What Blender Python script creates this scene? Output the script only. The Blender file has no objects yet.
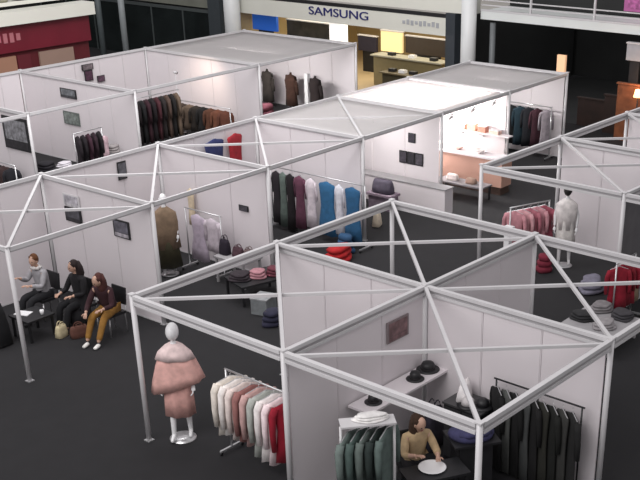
import bpy, bmesh, math, random
from mathutils import Vector, Matrix, Euler
random.seed(7)
S = bpy.context.scene
COL = S.collection
PI = math.pi
TH = math.radians(1.9169)

# ------------------------------------------------------------------ materials
MATS = {}
def mat(name, col, rough=.6, metal=0, vary=.06, scale=6, emit=None, bump=0, sheen=0):
    if name in MATS: return MATS[name]
    m = bpy.data.materials.new(name); m.use_nodes = True
    nt = m.node_tree; b = nt.nodes['Principled BSDF']
    tc = nt.nodes.new('ShaderNodeTexCoord'); nz = nt.nodes.new('ShaderNodeTexNoise')
    nz.inputs['Scale'].default_value = scale; nz.inputs['Detail'].default_value = 4
    nt.links.new(tc.outputs['Object'], nz.inputs['Vector'])
    rp = nt.nodes.new('ShaderNodeValToRGB')
    rp.color_ramp.elements[0].position = .3; rp.color_ramp.elements[1].position = .7
    rp.color_ramp.elements[0].color = [max(0, c*(1-vary)) for c in col]+[1]
    rp.color_ramp.elements[1].color = [min(1, c*(1+vary)) for c in col]+[1]
    nt.links.new(nz.outputs['Fac'], rp.inputs['Fac'])
    nt.links.new(rp.outputs['Color'], b.inputs['Base Color'])
    b.inputs['Roughness'].default_value = rough; b.inputs['Metallic'].default_value = metal
    if sheen: b.inputs['Sheen Weight'].default_value = sheen
    if bump:
        bp = nt.nodes.new('ShaderNodeBump'); bp.inputs['Strength'].default_value = bump
        nt.links.new(nz.outputs['Fac'], bp.inputs['Height']); nt.links.new(bp.outputs['Normal'], b.inputs['Normal'])
    if emit:
        b.inputs['Emission Color'].default_value = [*emit[0], 1]; b.inputs['Emission Strength'].default_value = emit[1]
    MATS[name] = m
    return m
def srgb(r, g, b):
    f = lambda c: (c/255/12.92) if c/255 <= .04045 else ((c/255+.055)/1.055)**2.4
    return (f(r), f(g), f(b))
def cloth(r, g, b, vary=.18, scale=9):
    return mat('cloth_%d_%d_%d' % (r, g, b), srgb(r, g, b), .9, 0, vary, scale, bump=.15)

ALU = mat('white_aluminium', (.60, .59, .60), .35, 0, .03, 3)
GROOVE = mat('grey_groove', (.34, .33, .34), .5, 0, .05, 5)
PANEL = mat('white_laminate_panel', (.70, .655, .675), .55, 0, .02, 1.2)
BLACK = mat('black_plastic', (.012, .012, .014), .5, 0, .2, 8)
CHROME = mat('brushed_steel', (.55, .55, .56), .3, .7, .05, 20)
WHITEP = mat('white_gloss', (.82, .82, .83), .25, 0, .02, 3)
SKIN = mat('skin', (.50, .31, .23), .55, 0, .08, 12)
DARKG = mat('dark_glass', (.014, .018, .018), .15, 0, .3, 1)

# ------------------------------------------------------------------ mesh builder
class MB:
    def __init__(s): s.b = bmesh.new(); s.mi = 0
    def _new(s, faces):
        for f in faces: f.material_index = s.mi
    def box(s, c, d, rot=None, taper=1):
        c = Vector(c); M = Euler(rot).to_matrix() if rot else Matrix.Identity(3)
        vs = []
        for sz in (-1, 1):
            k = taper if sz > 0 else 1
            for sx, sy in ((-1,-1),(1,-1),(1,1),(-1,1)):
                vs.append(s.b.verts.new(c + M @ Vector((sx*d[0]/2*k, sy*d[1]/2*k, sz*d[2]/2))))
        F = [(3,2,1,0),(4,5,6,7),(0,1,5,4),(1,2,6,5),(2,3,7,6),(3,0,4,7)]
        s._new([s.b.faces.new([vs[i] for i in f]) for f in F]); return s
    def beam(s, p0, p1, w, h):
        p0 = Vector(p0); p1 = Vector(p1); d = (p1-p0).normalized()
        up = Vector((0,0,1)) if abs(d.z) < .95 else Vector((0,1,0))
        r = d.cross(up).normalized()*w/2; u = r.cross(d).normalized()*h/2
        vs = [s.b.verts.new(p+a*r+b*u) for p in (p0, p1) for a, b in ((-1,-1),(1,-1),(1,1),(-1,1))]
        F = [(3,2,1,0),(4,5,6,7),(0,1,5,4),(1,2,6,5),(2,3,7,6),(3,0,4,7)]
        s._new([s.b.faces.new([vs[i] for i in f]) for f in F]); return s
    def rings(s, rings, cap=True):
        R = [[s.b.verts.new(p) for p in r] for r in rings]; n = len(R[0]); fs = []
        for a, b in zip(R, R[1:]):
            for i in range(n): fs.append(s.b.faces.new((a[i], a[(i+1)%n], b[(i+1)%n], b[i])))
        if cap: fs.append(s.b.faces.new(R[0][::-1])); fs.append(s.b.faces.new(R[-1]))
        for f in fs: f.smooth = n > 6
        s._new(fs); return s
    def tube(s, pts, r, n=8):
        pts = [Vector(p) for p in pts]; rs = r if isinstance(r, (list, tuple)) else [r]*len(pts); out = []
        for i, p in enumerate(pts):
            d = (pts[min(i+1, len(pts)-1)]-pts[max(i-1, 0)]).normalized()
            a = d.orthogonal().normalized() if abs(d.z) < .9 else Vector((1,0,0))
            a = (a-d*a.dot(d)).normalized(); b = d.cross(a)
            out.append([p+(a*math.cos(2*PI*k/n)+b*math.sin(2*PI*k/n))*rs[i] for k in range(n)])
        return s.rings(out)
    def lathe(s, prof, c=(0,0,0), n=16, sx=1, sy=1):
        c = Vector(c)
        return s.rings([[c+Vector((r*sx*math.cos(2*PI*k/n), r*sy*math.sin(2*PI*k/n), z)) for k in range(n)] for r, z in prof])
    def ball(s, c, r, n=14, m=9):
        r = r if isinstance(r, (list, tuple)) else (r,)*3; c = Vector(c)
        return s.rings([[c+Vector((r[0]*math.sin(t)*math.cos(2*PI*k/n), r[1]*math.sin(t)*math.sin(2*PI*k/n), -r[2]*math.cos(t))) for k in range(n)]
                        for t in [PI*(.03+.94*j/(m-1)) for j in range(m)]])
    def build(s, name, mats, parent=None, loc=None, rz=0):
        bmesh.ops.recalc_face_normals(s.b, faces=s.b.faces)
        me = bpy.data.meshes.new(name); s.b.to_mesh(me); s.b.free()
        for m in (mats if isinstance(mats, (list, tuple)) else [mats]): me.materials.append(m)
        o = bpy.data.objects.new(name, me); COL.objects.link(o)
        if parent: o.parent = parent
        if loc is not None: o.location = loc
        o.rotation_euler = (0, 0, rz)
        return o
def tag(o, label, cat, group=None, kind=None):
    o['label'] = label; o['category'] = cat
    if group: o['group'] = group
    if kind: o['kind'] = kind
    return o
def thing(name, label, cat, loc=(0,0,0), rz=0, group=None):
    o = bpy.data.objects.new(name, None); o.empty_display_size = .1; COL.objects.link(o)
    o.location = loc; o.rotation_euler = (0,0,rz)
    return tag(o, label, cat, group)
def struct(name, mb, m):
    o = mb.build(name, m); o['kind'] = 'structure'; return o
def mid(s, t, z=0):
    c, n = math.cos(TH), math.sin(TH)
    return Vector((.0249+s*c-t*n, 9.7177+s*n+t*c, z))

# ------------------------------------------------------------------ hall shell
fm = mat('dark_carpet', (.0120, .0116, .0135), .95, 0, .10, 3, bump=.1)
struct('floor', MB().box((15, 15, -.05), (75, 75, .1)), fm)
sf = mat('tan_shop_floor', srgb(176, 154, 118), .5, 0, .06, 1.5)
WX = 22.5
darkw = mat('dark_wall', (.010, .011, .011), .6, 0, .3, .8)
struct('trim_1', MB().box((WX+4, 22.6, .006), (7.9, 11.2, .012)), sf)
# shop hall walls on the right-hand (east) side of the hall, in front of it the fascia
mb = MB(); mb.box((WX+8.1, 15, 2.5), (.2, 60, 5)); struct('wall_east', mb, darkw)
mb = MB(); mb.box((10, 44, 2.5), (45, .2, 5)); struct('wall_north', mb, darkw)

# ------------------------------------------------------------------ stands
H = 2.5
def post_mb(x, y):
    b = MB(); b.lathe([(.042, .01), (.042, H)], (x, y, 0), 8); b.mi = 1
    b.box((x, y, .008), (.12, .12, .016)); b.mi = 0
    b.box((x, y, H+.012), (.09, .09, .02)); return b
def rail_mb(p0, p1, h=.15):
    if h < .12:
        p0 = Vector((*p0, H-h/2)); p1 = Vector((*p1, H-h/2)); d = (p1-p0).normalized()*.045; b = MB()
        b.beam(p0+d+Vector((0,0,.012)), p1-d+Vector((0,0,.012)), .05, h-.024); b.mi = 1; b.beam(p0+d-Vector((0,0,h/2-.012)), p1-d-Vector((0,0,h/2-.012)), .062, .024); return b
    p0 = Vector((*p0, 0)); p1 = Vector((*p1, 0)); d = (p1-p0).normalized()*.045; p0 = p0+d; p1 = p1-d
    z = Vector((0,0,1)); b = MB()
    b.beam(p0+z*(H-.028), p1+z*(H-.028), .07, .056)
    b.beam(p0+z*(H-h+.022), p1+z*(H-h+.022), .07, .044)
    b.mi = 1; b.beam(p0+z*(H-h/2-.006), p1+z*(H-h/2-.006), .03, h-.1)
    return b
def stand_frame(name, label, cat, nodes, posts, rails, braces, loc=(0,0,0), rz=0, rh=.15):
    t = thing(name, label, cat, loc, rz)
    for i in posts: post_mb(*nodes[i]).build('post', [ALU, CHROME], t)
    for i, j in rails: rail_mb(nodes[i], nodes[j], rh).build('rail', [ALU, GROOVE], t)
    for k, (i, j) in enumerate(braces):
        p0 = Vector((*nodes[i], 0)); p1 = Vector((*nodes[j], 0)); d = (p1-p0).normalized()*.06
        z = Vector((0,0, H-.03 if k % 2 == 0 else H-.085))
        MB().beam(p0+d+z, p1-d+z, .052, .045).build('brace', ALU, t)
    return t
def partition(label, p0, p1, n=3, group=None, m=PANEL, z1=H-.16):
    if 'row' in label or 'brightest' in label or 'brightly' in label or 'middle' in label or 'olive coat' in label or 'blue and white' in label or 'seated' in label or 'posters' in label: z1 = H-.095
    p0 = Vector((*p0[:2], 0)); p1 = Vector((*p1[:2], 0)); L = (p1-p0).length
    a = math.atan2(p1.y-p0.y, p1.x-p0.x); x0 = .055; w = (L-2*x0)/n
    t = thing('partition_wall', label, 'partition', p0, a, group)
    for k in range(n):
        MB().box((x0+w*(k+.5), 0, (.03+z1)/2), (w-.03, .018, z1-.03)).build('panel', m, t)
    for k in range(1, n):
        MB().box((x0+w*k, 0, (.02+z1)/2), (.016, .024, z1-.02)).build('mullion', PANEL, t)
    b = MB(); b.box((L/2, 0, .02), (L-2*x0, .03, .03)); b.build('kick_rail', ALU, t)
    return t
# front stand: two by two booths
A, B_ = 3.0586, 3.1789
N = [(i*A, j*B_) for j in range(3) for i in range(3)]      # 0..8, row by row
ix = lambda i, j: j*3+i
rails = [(ix(i,j), ix(i+1,j)) for j in range(3) for i in range(2)]+[(ix(i,j), ix(i,j+1)) for j in range(2) for i in range(3)]
braces = []
for i in range(2):
    for j in range(2): braces += [(ix(i,j), ix(i+1,j+1)), (ix(i+1,j), ix(i,j+1))]
stand_frame('exhibition_stand', 'large white metal stand frame of four open booths in the foreground with crossed roof bars', 'stand frame',
            N, range(9), rails, braces)
P = lambda i, j: N[ix(i, j)]
partition('white partition running from the front stand centre towards the pink poncho mannequin, back of the left booth', P(1,2), P(1,1))
partition('grey shaded partition behind the hat shelf, its end post beside the white garment rack', P(0,1), P(1,1))
partition('white partition behind the black dress cabinet in the nearest booth', P(1,1), P(1,0))
partition('mauve grey partition at the far side of the front stand centre, beside the pink clothing', P(1,1), P(2,1))
# middle row
aM, dM = 3.1653, 3.4118
nodes = [(k*aM, 0) for k in range(7)]+[(k*aM, dM) for k in range(7)]
stand_frame('exhibition_stand', 'long middle row stand frame of six white booths with crossed roof bars', 'stand frame', nodes, range(14),
            [(k, k+1) for k in range(6)]+[(k+7, k+8) for k in range(6)]+[(k, k+7) for k in range(7)],
            [p for k in range(4) for p in ((k, k+8), (k+1, k+7))], mid(0, 0), TH, .09)
md = lambda k, t: mid(k*aM, t)
for k, lab in [(1, 'white partition behind the two seated people, hung with two dark posters'),
               (2, 'white partition with one small dark picture, beside the olive coat mannequin'),
               (3, 'white partition behind the row of blue and white dresses'),
               (4, 'white partition with four small dark posters, left of the brightly lit booth'),
               (5, 'brightly lit white partition behind the tan counter and shelf goods'),
               (6, 'grey white end partition of the middle row, right of the lit booth')]:
    partition(lab, md(k, dM), md(k, 0))
for k, lab in [(0, 'back wall of the leftmost middle row booth, behind the man in the patterned top'),
               (1, 'back wall of the middle row booth above the olive coat mannequin, with one small picture'),
               (2, 'back wall of the middle row booth hung with a navy and a red garment'),
               (3, 'plain back wall of the middle row booth with the blue dresses and four posters'),
               (4, 'back wall of the brightest booth in the middle row'),
               (5, 'back wall of the last grey booth at the right end of the middle row')]:
    partition(lab, md(k, dM), md(k+1, dM))
# far row
yF, dF = 8.5088, 5.2911
sF = [3.2, 6.45, 9.95, 14.9, 19.63]
nodes = [(s, 0) for s in sF]+[(s, dF) for s in sF]
stand_frame('exhibition_stand', 'farthest row stand frame of wide white booths below the red shop and the dark glass', 'stand frame', nodes, range(10),
            [(k, k+1) for k in range(4)]+[(k+5, k+6) for k in range(4)]+[(k, k+5) for k in range(5)], [], mid(0, yF), TH, .09)
fr = lambda s, t: mid(s, yF+t)
for s, lab in [(6.45, 'far row partition at the left picture edge with a black framed board'),
               (9.95, 'far row white partition with two small pictures, left of the long dark garment rack'),
               (14.9, 'far row white partition behind the brown garments, with a warm glow on it'),
               (19.63, 'right end partition of the far row behind the three dark suits')]:
    partition(lab, fr(s, dF), fr(s, 0), 5)
for s0, s1, lab in [(3.2, 6.45, 'far row back wall under the red shop at the left picture edge'),
                    (6.45, 9.95, 'far row back wall just right of the black framed board'),
                    (9.95, 14.9, 'far row back wall with three tiny dark pictures near its top'),
                    (14.9, 19.63, 'far row back wall above the three dark suits')]:
    partition(lab, fr(s0, dF), fr(s1, dF), 5)
FAB = mat('translucent_fabric', (.60, .58, .575), .8, 0, .03, 2)
nt = FAB.node_tree; tr = nt.nodes.new('ShaderNodeBsdfTranslucent'); tr.inputs[0].default_value = (.7, .67, .68, 1); mx = nt.nodes.new('ShaderNodeMixShader'); mx.inputs[0].default_value = .4
nt.links.new(nt.nodes['Principled BSDF'].outputs[0], mx.inputs[1]); nt.links.new(tr.outputs[0], mx.inputs[2]); nt.links.new(mx.outputs[0], nt.nodes['Material Output'].inputs[0])
FAB2 = mat('thin_white_fabric', (.8, .78, .78), .8, 0, .02, 2)
nt = FAB2.node_tree; tr = nt.nodes.new('ShaderNodeBsdfTranslucent'); tr.inputs[0].default_value = (.9, .88, .87, 1); mx = nt.nodes.new('ShaderNodeMixShader'); mx.inputs[0].default_value = .7
nt.links.new(nt.nodes['Principled BSDF'].outputs[0], mx.inputs[1]); nt.links.new(tr.outputs[0], mx.inputs[2]); nt.links.new(mx.outputs[0], nt.nodes['Material Output'].inputs[0])
def canopy(label, c, w, d, FAB=FAB):
    t = thing('fabric_ceiling', label, 'fabric ceiling', (c.x, c.y, H-.06), TH)
    b = MB(); n = 8
    vs = [[b.b.verts.new(((i/n-.5)*w, (j/n-.5)*d, -.05*math.sin(PI*i/n)*math.sin(PI*j/n))) for i in range(n+1)] for j in range(n+1)]
    for j in range(n):
        for i in range(n): f = b.b.faces.new((vs[j][i], vs[j][i+1], vs[j+1][i+1], vs[j+1][i])); f.smooth = True
    o = b.build('fabric', FAB, t); m = o.modifiers.new('thickness', 'SOLIDIFY'); m.thickness = .006
    for sy in (-1, 1): MB().box((0, sy*(d/2+.005), 0), (w, .014, .02)).build('hem', FAB, t)
canopy('pale fabric ceiling stretched over the booth with the four posters', mid(3.5*aM, dM/2), aM-.14, dM-.14)
canopy('glowing white fabric ceiling over the brightest booth', mid(4.5*aM, dM/2), aM-.14, dM-.14, FAB2)
canopy('grey fabric ceiling stretched over the last booth at the right end of the middle row', mid(5.5*aM, dM/2), aM-.14, dM-.14)
canopy('grey fabric ceiling stretched over the right end booth of the far row', mid((14.9+19.63)/2, yF+dF/2), 4.73-.14, dF-.14)
def fill_light(label, s_, t_, L, power, col=(1, .97, .95)):  # unseen tubes added to brighten the booths under the fabric ceilings
    p = mid(s_, t_, 2.33); o = thing('unseen_ceiling_light', label, 'ceiling light', p, TH)
    MB().box((0, 0, 0), (.12, L, .05)).build('housing', ALU, o)
    MB().box((0, 0, -.035), (.09, L-.06, .02)).build('diffuser', mat('fill_glow', (1, .97, .95), .4, emit=((1, .97, .95), 4)), o)
    for y in (-L*.4, L*.4): MB().tube([(0, y, .025), (0, y, .1)], .008, 6).build('hanger', ALU, o)
    l = bpy.data.lights.new('tube', 'AREA'); l.shape = 'RECTANGLE'; l.size = .1; l.size_y = L; l.energy = power; l.color = col
    q = bpy.data.objects.new('fill_lamp', l); COL.objects.link(q); q.location = p-Vector((0, 0, .06)); q.rotation_euler = (0, -.75, TH)
fill_light('added fill tube under the fabric ceiling of the poster booth', 3.5*aM, 1.5, 1.4, 60)
fill_light('added fill tube under the fabric ceiling of the last middle row booth', 5.4*aM, 1.4, 1.4, 60)
fill_light('added fill tube under the fabric ceiling of the far right booth', 16.6, yF+2.4, 2.4, 150)
# right stand
RX, RY, ra, rb = 9.2, 3.15, 3.12, 3.32
nodes = [(RX+i*ra, RY+j*rb) for j in (-1, 0, 1) for i in range(4)]
rx = lambda i, j: j*4+i
stand_frame('exhibition_stand', 'white stand frame at the right picture edge beyond the front stand', 'stand frame', nodes, range(12),
            [(rx(i,j), rx(i+1,j)) for j in range(3) for i in range(3)]+[(rx(i,j), rx(i,j+1)) for j in range(2) for i in range(4)],
            [p for i in range(2) for p in ((rx(i,1), rx(i+1,2)), (rx(i+1,1), rx(i,2)))])
partition('large white partition of the right stand, behind the dark headed mannequin', nodes[rx(1,2)], nodes[rx(1,1)])
partition('white partition at the upper right picture edge, second in the right stand', nodes[rx(2,2)], nodes[rx(2,1)])
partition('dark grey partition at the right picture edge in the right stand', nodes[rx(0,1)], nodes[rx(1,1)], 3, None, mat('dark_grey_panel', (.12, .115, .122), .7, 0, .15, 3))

# ------------------------------------------------------------------ pictures on walls
def picture(label, s, t, z, w, h, face, col, cat='poster', group=None, col2=None, world=False, frame=BLACK):
    """face 'u': on a partition, facing -u;  'v': on a back wall, facing -v"""
    loc = Vector((s, t, z)) if world else mid(s, t, z)
    base = 0 if world else TH
    o = thing('poster' if cat == 'poster' else cat, label, cat, loc, base+(PI/2*3 if face == 'u' else 0), group)
    fo = MB().box((0, 0, 0), (w, .02, h)).build('frame', frame, o)
    b = MB()
    b.box((0, -.013, h*.1), (w*.84, .006, h*.62)); b.mi = 1; b.box((0, -.013, -h*.34), (w*.84, .006, h*.2))
    b.build('print', [mat('print_%d_%d_%d' % col, srgb(*col), .5, 0, .6, 9), mat('print2_%d_%d_%d' % (col2 or col), srgb(*(col2 or col)), .5, 0, .5, 8)], fo)
    return o
e = .03
k1, k2, k4 = aM-e, 2*aM-e, 4*aM-e
o = picture('poster on the white partition above the seated man, pale top and dark lower half', k1, 2.46, 1.80, .52, .30, 'u', (70, 70, 76), col2=(40, 40, 44))
o = picture('pale grey print directly above the dark poster over the seated man', k1, 2.46, 2.10, .52, .26, 'u', (168, 165, 172), col2=(180, 178, 182), frame=ALU)
o = picture('dark and grey two part poster on the partition right of the seated pair', k1, .95, 1.80, .48, .36, 'u', (96, 94, 104), col2=(170, 165, 172))
o = picture('small dark picture high on the middle row back wall above the olive coat mannequin', 5.21, dM-e, 2.12, .24, .40, 'v', (90, 90, 96), col2=(50, 50, 54))
o = picture('tiny dark picture alone on the white partition right of the olive coat mannequin', k2, .76, 1.46, .28, .13, 'u', (70, 68, 74))
o = picture('small square dark poster above the row of three on the white partition', k4, .92, 1.72, .22, .25, 'u', (48, 44, 54))
for i, (t, w) in enumerate([(1.20, 'left'), (.94, 'middle'), (.68, 'right')]):
    picture('%s one of three dark posters in a row on the white partition' % w, k4, t, 1.19, .24, .32, 'u', [(62, 58, 66), (44, 42, 48), (74, 70, 78)][i], group='posters on the white partition')
o = picture('grey picture high on the far row partition, upper of two', 9.95-e, 11.5, 2.07, .75, .27, 'u', (104, 108, 112), col2=(60, 62, 66))
o = picture('grey green picture on the far row partition, lower of two', 9.95-e, 11.5, 1.34, .75, .38, 'u', (118, 126, 122), frame=mat('green_frame', srgb(96, 104, 100), .6))
o = picture('tiny dark picture on the far row back wall, lower left of three', 12.41, 13.74, 1.97, .32, .34, 'v', (72, 44, 62))
o = picture('tiny maroon picture on the far row back wall, lower right of three', 12.88, 13.74, 1.80, .3, .2, 'v', (86, 62, 78))
o = picture('tiny grey picture at the very top of the far row back wall, uppermost of three', 12.4, 13.74, 2.24, .45, .18, 'v', (110, 100, 104))
o = picture('black framed grey board on the far row partition at the left picture edge', 6.45-e, 9.1, 1.9, 1.1, .85, 'u', (126, 126, 130), 'board', col2=(40, 38, 42))
o = picture('dark reddish print low on the grey partition behind the black hats', 2.36, B_-e, 2.02, .5, .34, 'v', (112, 84, 86), world=True, frame=mat('mauve_frame', srgb(128, 116, 118), .6))
o = picture('dark poster on the left edge back wall of the middle row', 1.0, dM-e, 1.9, .5, .5, 'v', (60, 60, 64))

# ------------------------------------------------------------------ clothes
def garment_mb(w, h, d=.07, sleeve=.55, flare=1.0, seed=0, top=-.07):
    """hangs from its hook point (0,0,0); width on local x, thickness on local y"""
    rnd = random.Random(seed); ph = rnd.random()*6; b = MB(); n = 20
    prof = [(.10, .5, 0), (.16, .6, -.02), (.46, .8, -.055), (.52, 1, -.10), (.45, 1.05, -.30), (.42, 1, -.48), (.47*flare, 1.1, -.75), (.52*flare, 1.25, -1)]
    R = []
    for j, (wx, dy, z) in enumerate(prof):
        zz = z if z > -.2 else -.12 + (z+.12)*(h-.12)/.88
        ring = []
        for k in range(n):
            a = 2*PI*k/n; f = 1+(.20 if j > 4 else .04)*math.sin(5*a+ph)*(j/7)
            ring.append((wx*w*math.cos(a), d/2*dy*math.sin(a)*f+ .012*math.sin(3*a+ph)*(j > 5), top+zz+(.012*math.sin(4*a+ph) if j == 7 else 0)))
        R.append(ring)
    b.rings(R)
    if sleeve:
        for s in (-1, 1):
            b.tube([(s*w*.45, 0, top-.085), (s*w*.55, .0, top-.2), (s*w*.59, -.012, top-.2-sleeve*.45), (s*w*.57, -.02, top-.15-sleeve)],
                   [.052*w/.45, .055*w/.45, .045*w/.45, .038*w/.45], 8)
    return b
def hanger_mb(w):
    b = MB(); b.tube([(-w*.44, 0, -.125), (-w*.2, 0, -.09), (0, 0, -.06), (w*.2, 0, -.09), (w*.44, 0, -.125)], .008, 6)
    b.tube([(0, 0, -.06), (0, 0, -.03), (.018, 0, -.012), (.02, 0, .008), (0, 0, .02), (-.018, 0, .008)], .004, 6); return b
def garment(label, loc, rz, w, h, col, d=.08, sleeve=.5, flare=1, hanger=True, group=None, name='garment', cat='garment', lay=None):
    t = thing(name, label, cat, loc, rz, group)
    garment_mb(w, h, d, sleeve, flare, random.randint(0, 999)).build('fabric', cloth(*col), t)
    if hanger: hanger_mb(w).build('hanger', CHROME, t)
    if lay:
        b = MB(); b.box((0, -d*.42, -.07-h*.2), (w*.13, .03, h*.22)); b.build('lapel', cloth(*lay), t)
    return t
def rack(label, loc, rz, L, z, shelf=False, m=CHROME):
    t = thing('clothes_rack', label, 'clothes rack', loc, rz)
    for s in (-1, 1):
        MB().tube([(s*L/2, 0, .07), (s*L/2, 0, z)], .017).build('upright', m, t)
        ft = MB().beam((s*L/2, -.24, .075), (s*L/2, .24, .075), .035, .03).build('foot', m, t)
        for y in (-.22, .22):
            MB().tube([(s*L/2-.012, y, .032), (s*L/2+.012, y, .032)], .03, 10).build('caster', BLACK, ft)
    MB().tube([(-L/2-.02, 0, z), (L/2+.02, 0, z)], .015).build('rail', m, t)
    return t

# rack of white garments beside the poncho mannequin (rail along Y)
RKX, RKY, RKZ = .62, 4.38, 1.42
rack('chrome clothes rack of white, cream and red garments beside the pink poncho mannequin', (RKX, RKY, 0), PI/2, 1.42, RKZ)
g5 = 'garments on the front white clothes rack'
spec = [((226, 218, 208), 'cream long sleeved garment, farthest left on the front white rack', .95),
        ((236, 230, 226), 'white garment second from the left end of the front white rack', .9),
        ((228, 214, 208), 'pinkish white garment third from the left end of the front white rack', .92),
        ((150, 104, 100), 'brownish pink garment in the middle of the front white rack', .9),
        ((196, 160, 156), 'dusty pink garment between the brown and the grey ones on the front rack', .92),
        ((170, 174, 168), 'grey green garment right of the brownish pink one on the front rack', 1.05),
        ((232, 226, 224), 'white garment right of the grey green one on the front rack', 1.08),
        ((240, 220, 222), 'pale pink garment just behind the red one on the front rack', 1.08),
        ((142, 18, 40), 'deep red garment at the right end of the front rack by the partition post', .98)]
for i, (c, lab, h) in enumerate(spec):
    garment(lab, (RKX, RKY+.62-i*.155, RKZ-.02), -.32, .50, h, c, .10, .62, 1, True, g5)
# teal bag on top far end
t = thing('folded_garment', 'teal folded garment lying on the floor behind the front white rack', 'folded garment', (1.35, 4.72, 0), .3)
b = MB(); b.ball((0, 0, .12), (.32, .2, .12)); b.ball((.1, .02, .25), (.24, .16, .08)); b.build('fabric', cloth(40, 96, 112), t)

# ------------------------------------------------------------------ figures
def skin_mesh(verts, edges, radii, root=0, sub=2):
    me = bpy.data.meshes.new('tmp'); me.from_pydata([Vector(v) for v in verts], edges, [])
    o = bpy.data.objects.new('tmp', me); COL.objects.link(o)
    m = o.modifiers.new('s', 'SKIN'); 
    for i, r in enumerate(radii):
        r = r if isinstance(r, tuple) else (r, r)
        me.skin_vertices[0].data[i].radius = r
        me.skin_vertices[0].data[i].use_root = (i == root)
    m.use_smooth_shade = True; m.branch_smoothing = .6
    s = o.modifiers.new('ss', 'SUBSURF'); s.levels = sub; s.render_levels = sub
    dg = bpy.context.evaluated_depsgraph_get(); dg.update()
    r = bpy.data.meshes.new_from_object(o.evaluated_get(dg))
    bpy.data.objects.remove(o); bpy.data.meshes.remove(me)
    return r
def append(b, me):
    tmp = bmesh.new(); tmp.from_mesh(me); off = {}
    for v in tmp.verts: off[v] = b.b.verts.new(v.co)
    for f in tmp.faces:
        try: nf = b.b.faces.new([off[v] for v in f.verts]); nf.smooth = True; nf.material_index = b.mi
        except ValueError: pass
    tmp.free(); bpy.data.meshes.remove(me)
class Chain:
    def __init__(s): s.v = []; s.e = []; s.r = []
    def add(s, p, r, frm=None):
        s.v.append(Vector(p)); s.r.append(r)
        if frm is not None: s.e.append((frm, len(s.v)-1))
        return len(s.v)-1
    def mesh(s, root=0, sub=2): return skin_mesh(s.v, s.e, s.r, root, sub)
def hand(b, wrist, d, palm_n, side, sc=1):
    """five separate bent fingers and a palm"""
    d = Vector(d).normalized(); n = Vector(palm_n); n = (n-d*n.dot(d)).normalized(); x = d.cross(n)*side; w = Vector(wrist)
    c = Chain(); a = c.add(w-d*.01, (.026*sc, .02*sc)); p = c.add(w+d*.05*sc, (.036*sc, .017*sc), a); c.add(w+d*.085*sc, (.036*sc, .014*sc), p)
    append(b, c.mesh())
    for off, L in ((-.028, .062), (-.009, .075), (.010, .080), (.028, .070)):
        f = Chain(); q0 = w+d*.075*sc+x*(-off*sc)
        i = f.add(q0, .0092*sc); j = f.add(q0+d*L*.5*sc+n*.004, .0088*sc, i); k = f.add(q0+d*L*.8*sc+n*.018*sc, .0082*sc, j); f.add(q0+d*L*.98*sc+n*.034*sc, .0072*sc, k)
        append(b, f.mesh(0, 1))
    f = Chain(); q0 = w+d*.02*sc+x*.026*sc
    i = f.add(q0, .0115*sc); j = f.add(q0+(d*.7+x)*.028*sc+n*.006, .0105*sc, i); f.add(q0+(d*1.1+x*.9)*.05*sc+n*.016*sc, .009*sc, j)
    append(b, f.mesh(0, 1))
def head(b, c, fwd, s=1, features=True):
    c = Vector(c); f = Vector(fwd).normalized(); up = Vector((0,0,1)); up = (up-f*up.dot(f)).normalized(); x = up.cross(f); n = 20; R = []
    for j in range(15):
        t = PI*(.02+.96*j/14); z = -math.cos(t); rr = math.sin(t)
        jaw = .72+.28*min(1, max(0, (z+1)/.9)); ring = []
        for k in range(n):
            a = 2*PI*k/n; px = .076*rr*math.cos(a)*jaw; py = .097*rr*math.sin(a)
            if py > 0:
                py *= 1.0 if z > -.4 else .97
                if features and abs(px) < .016: py += .024*max(0, 1-abs(z+.12)/.28)*(1 if rr > .5 else 0)
            else: py *= jaw
            ring.append(c+(x*px+f*py+up*(.118*z))*s)
        R.append(ring)
    b.rings(R)
    if features:
        for sd in (-1, 1):
            b.ball(c+(x*sd*.078-f*.005+up*-.01)*s, (.014*s, .022*s, .032*s), 8, 6)
def eyes_mouth(b, c, fwd, s=1):
    c = Vector(c); f = Vector(fwd).normalized(); up = Vector((0,0,1)); up = (up-f*up.dot(f)).normalized(); x = up.cross(f)
    b.mi = 1
    for sd in (-1, 1): b.ball(c+(x*sd*.031+f*.084+up*.008)*s, .0115*s, 8, 6)
    b.mi = 2
    b.ball(c+(f*.083-up*.062)*s, (.022*s, .012*s, .008*s), 8, 6)
    b.mi = 0
EYE = mat('eye_dark', (.02, .015, .012), .3); LIP = mat('lip', (.34, .10, .09), .5)

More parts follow.
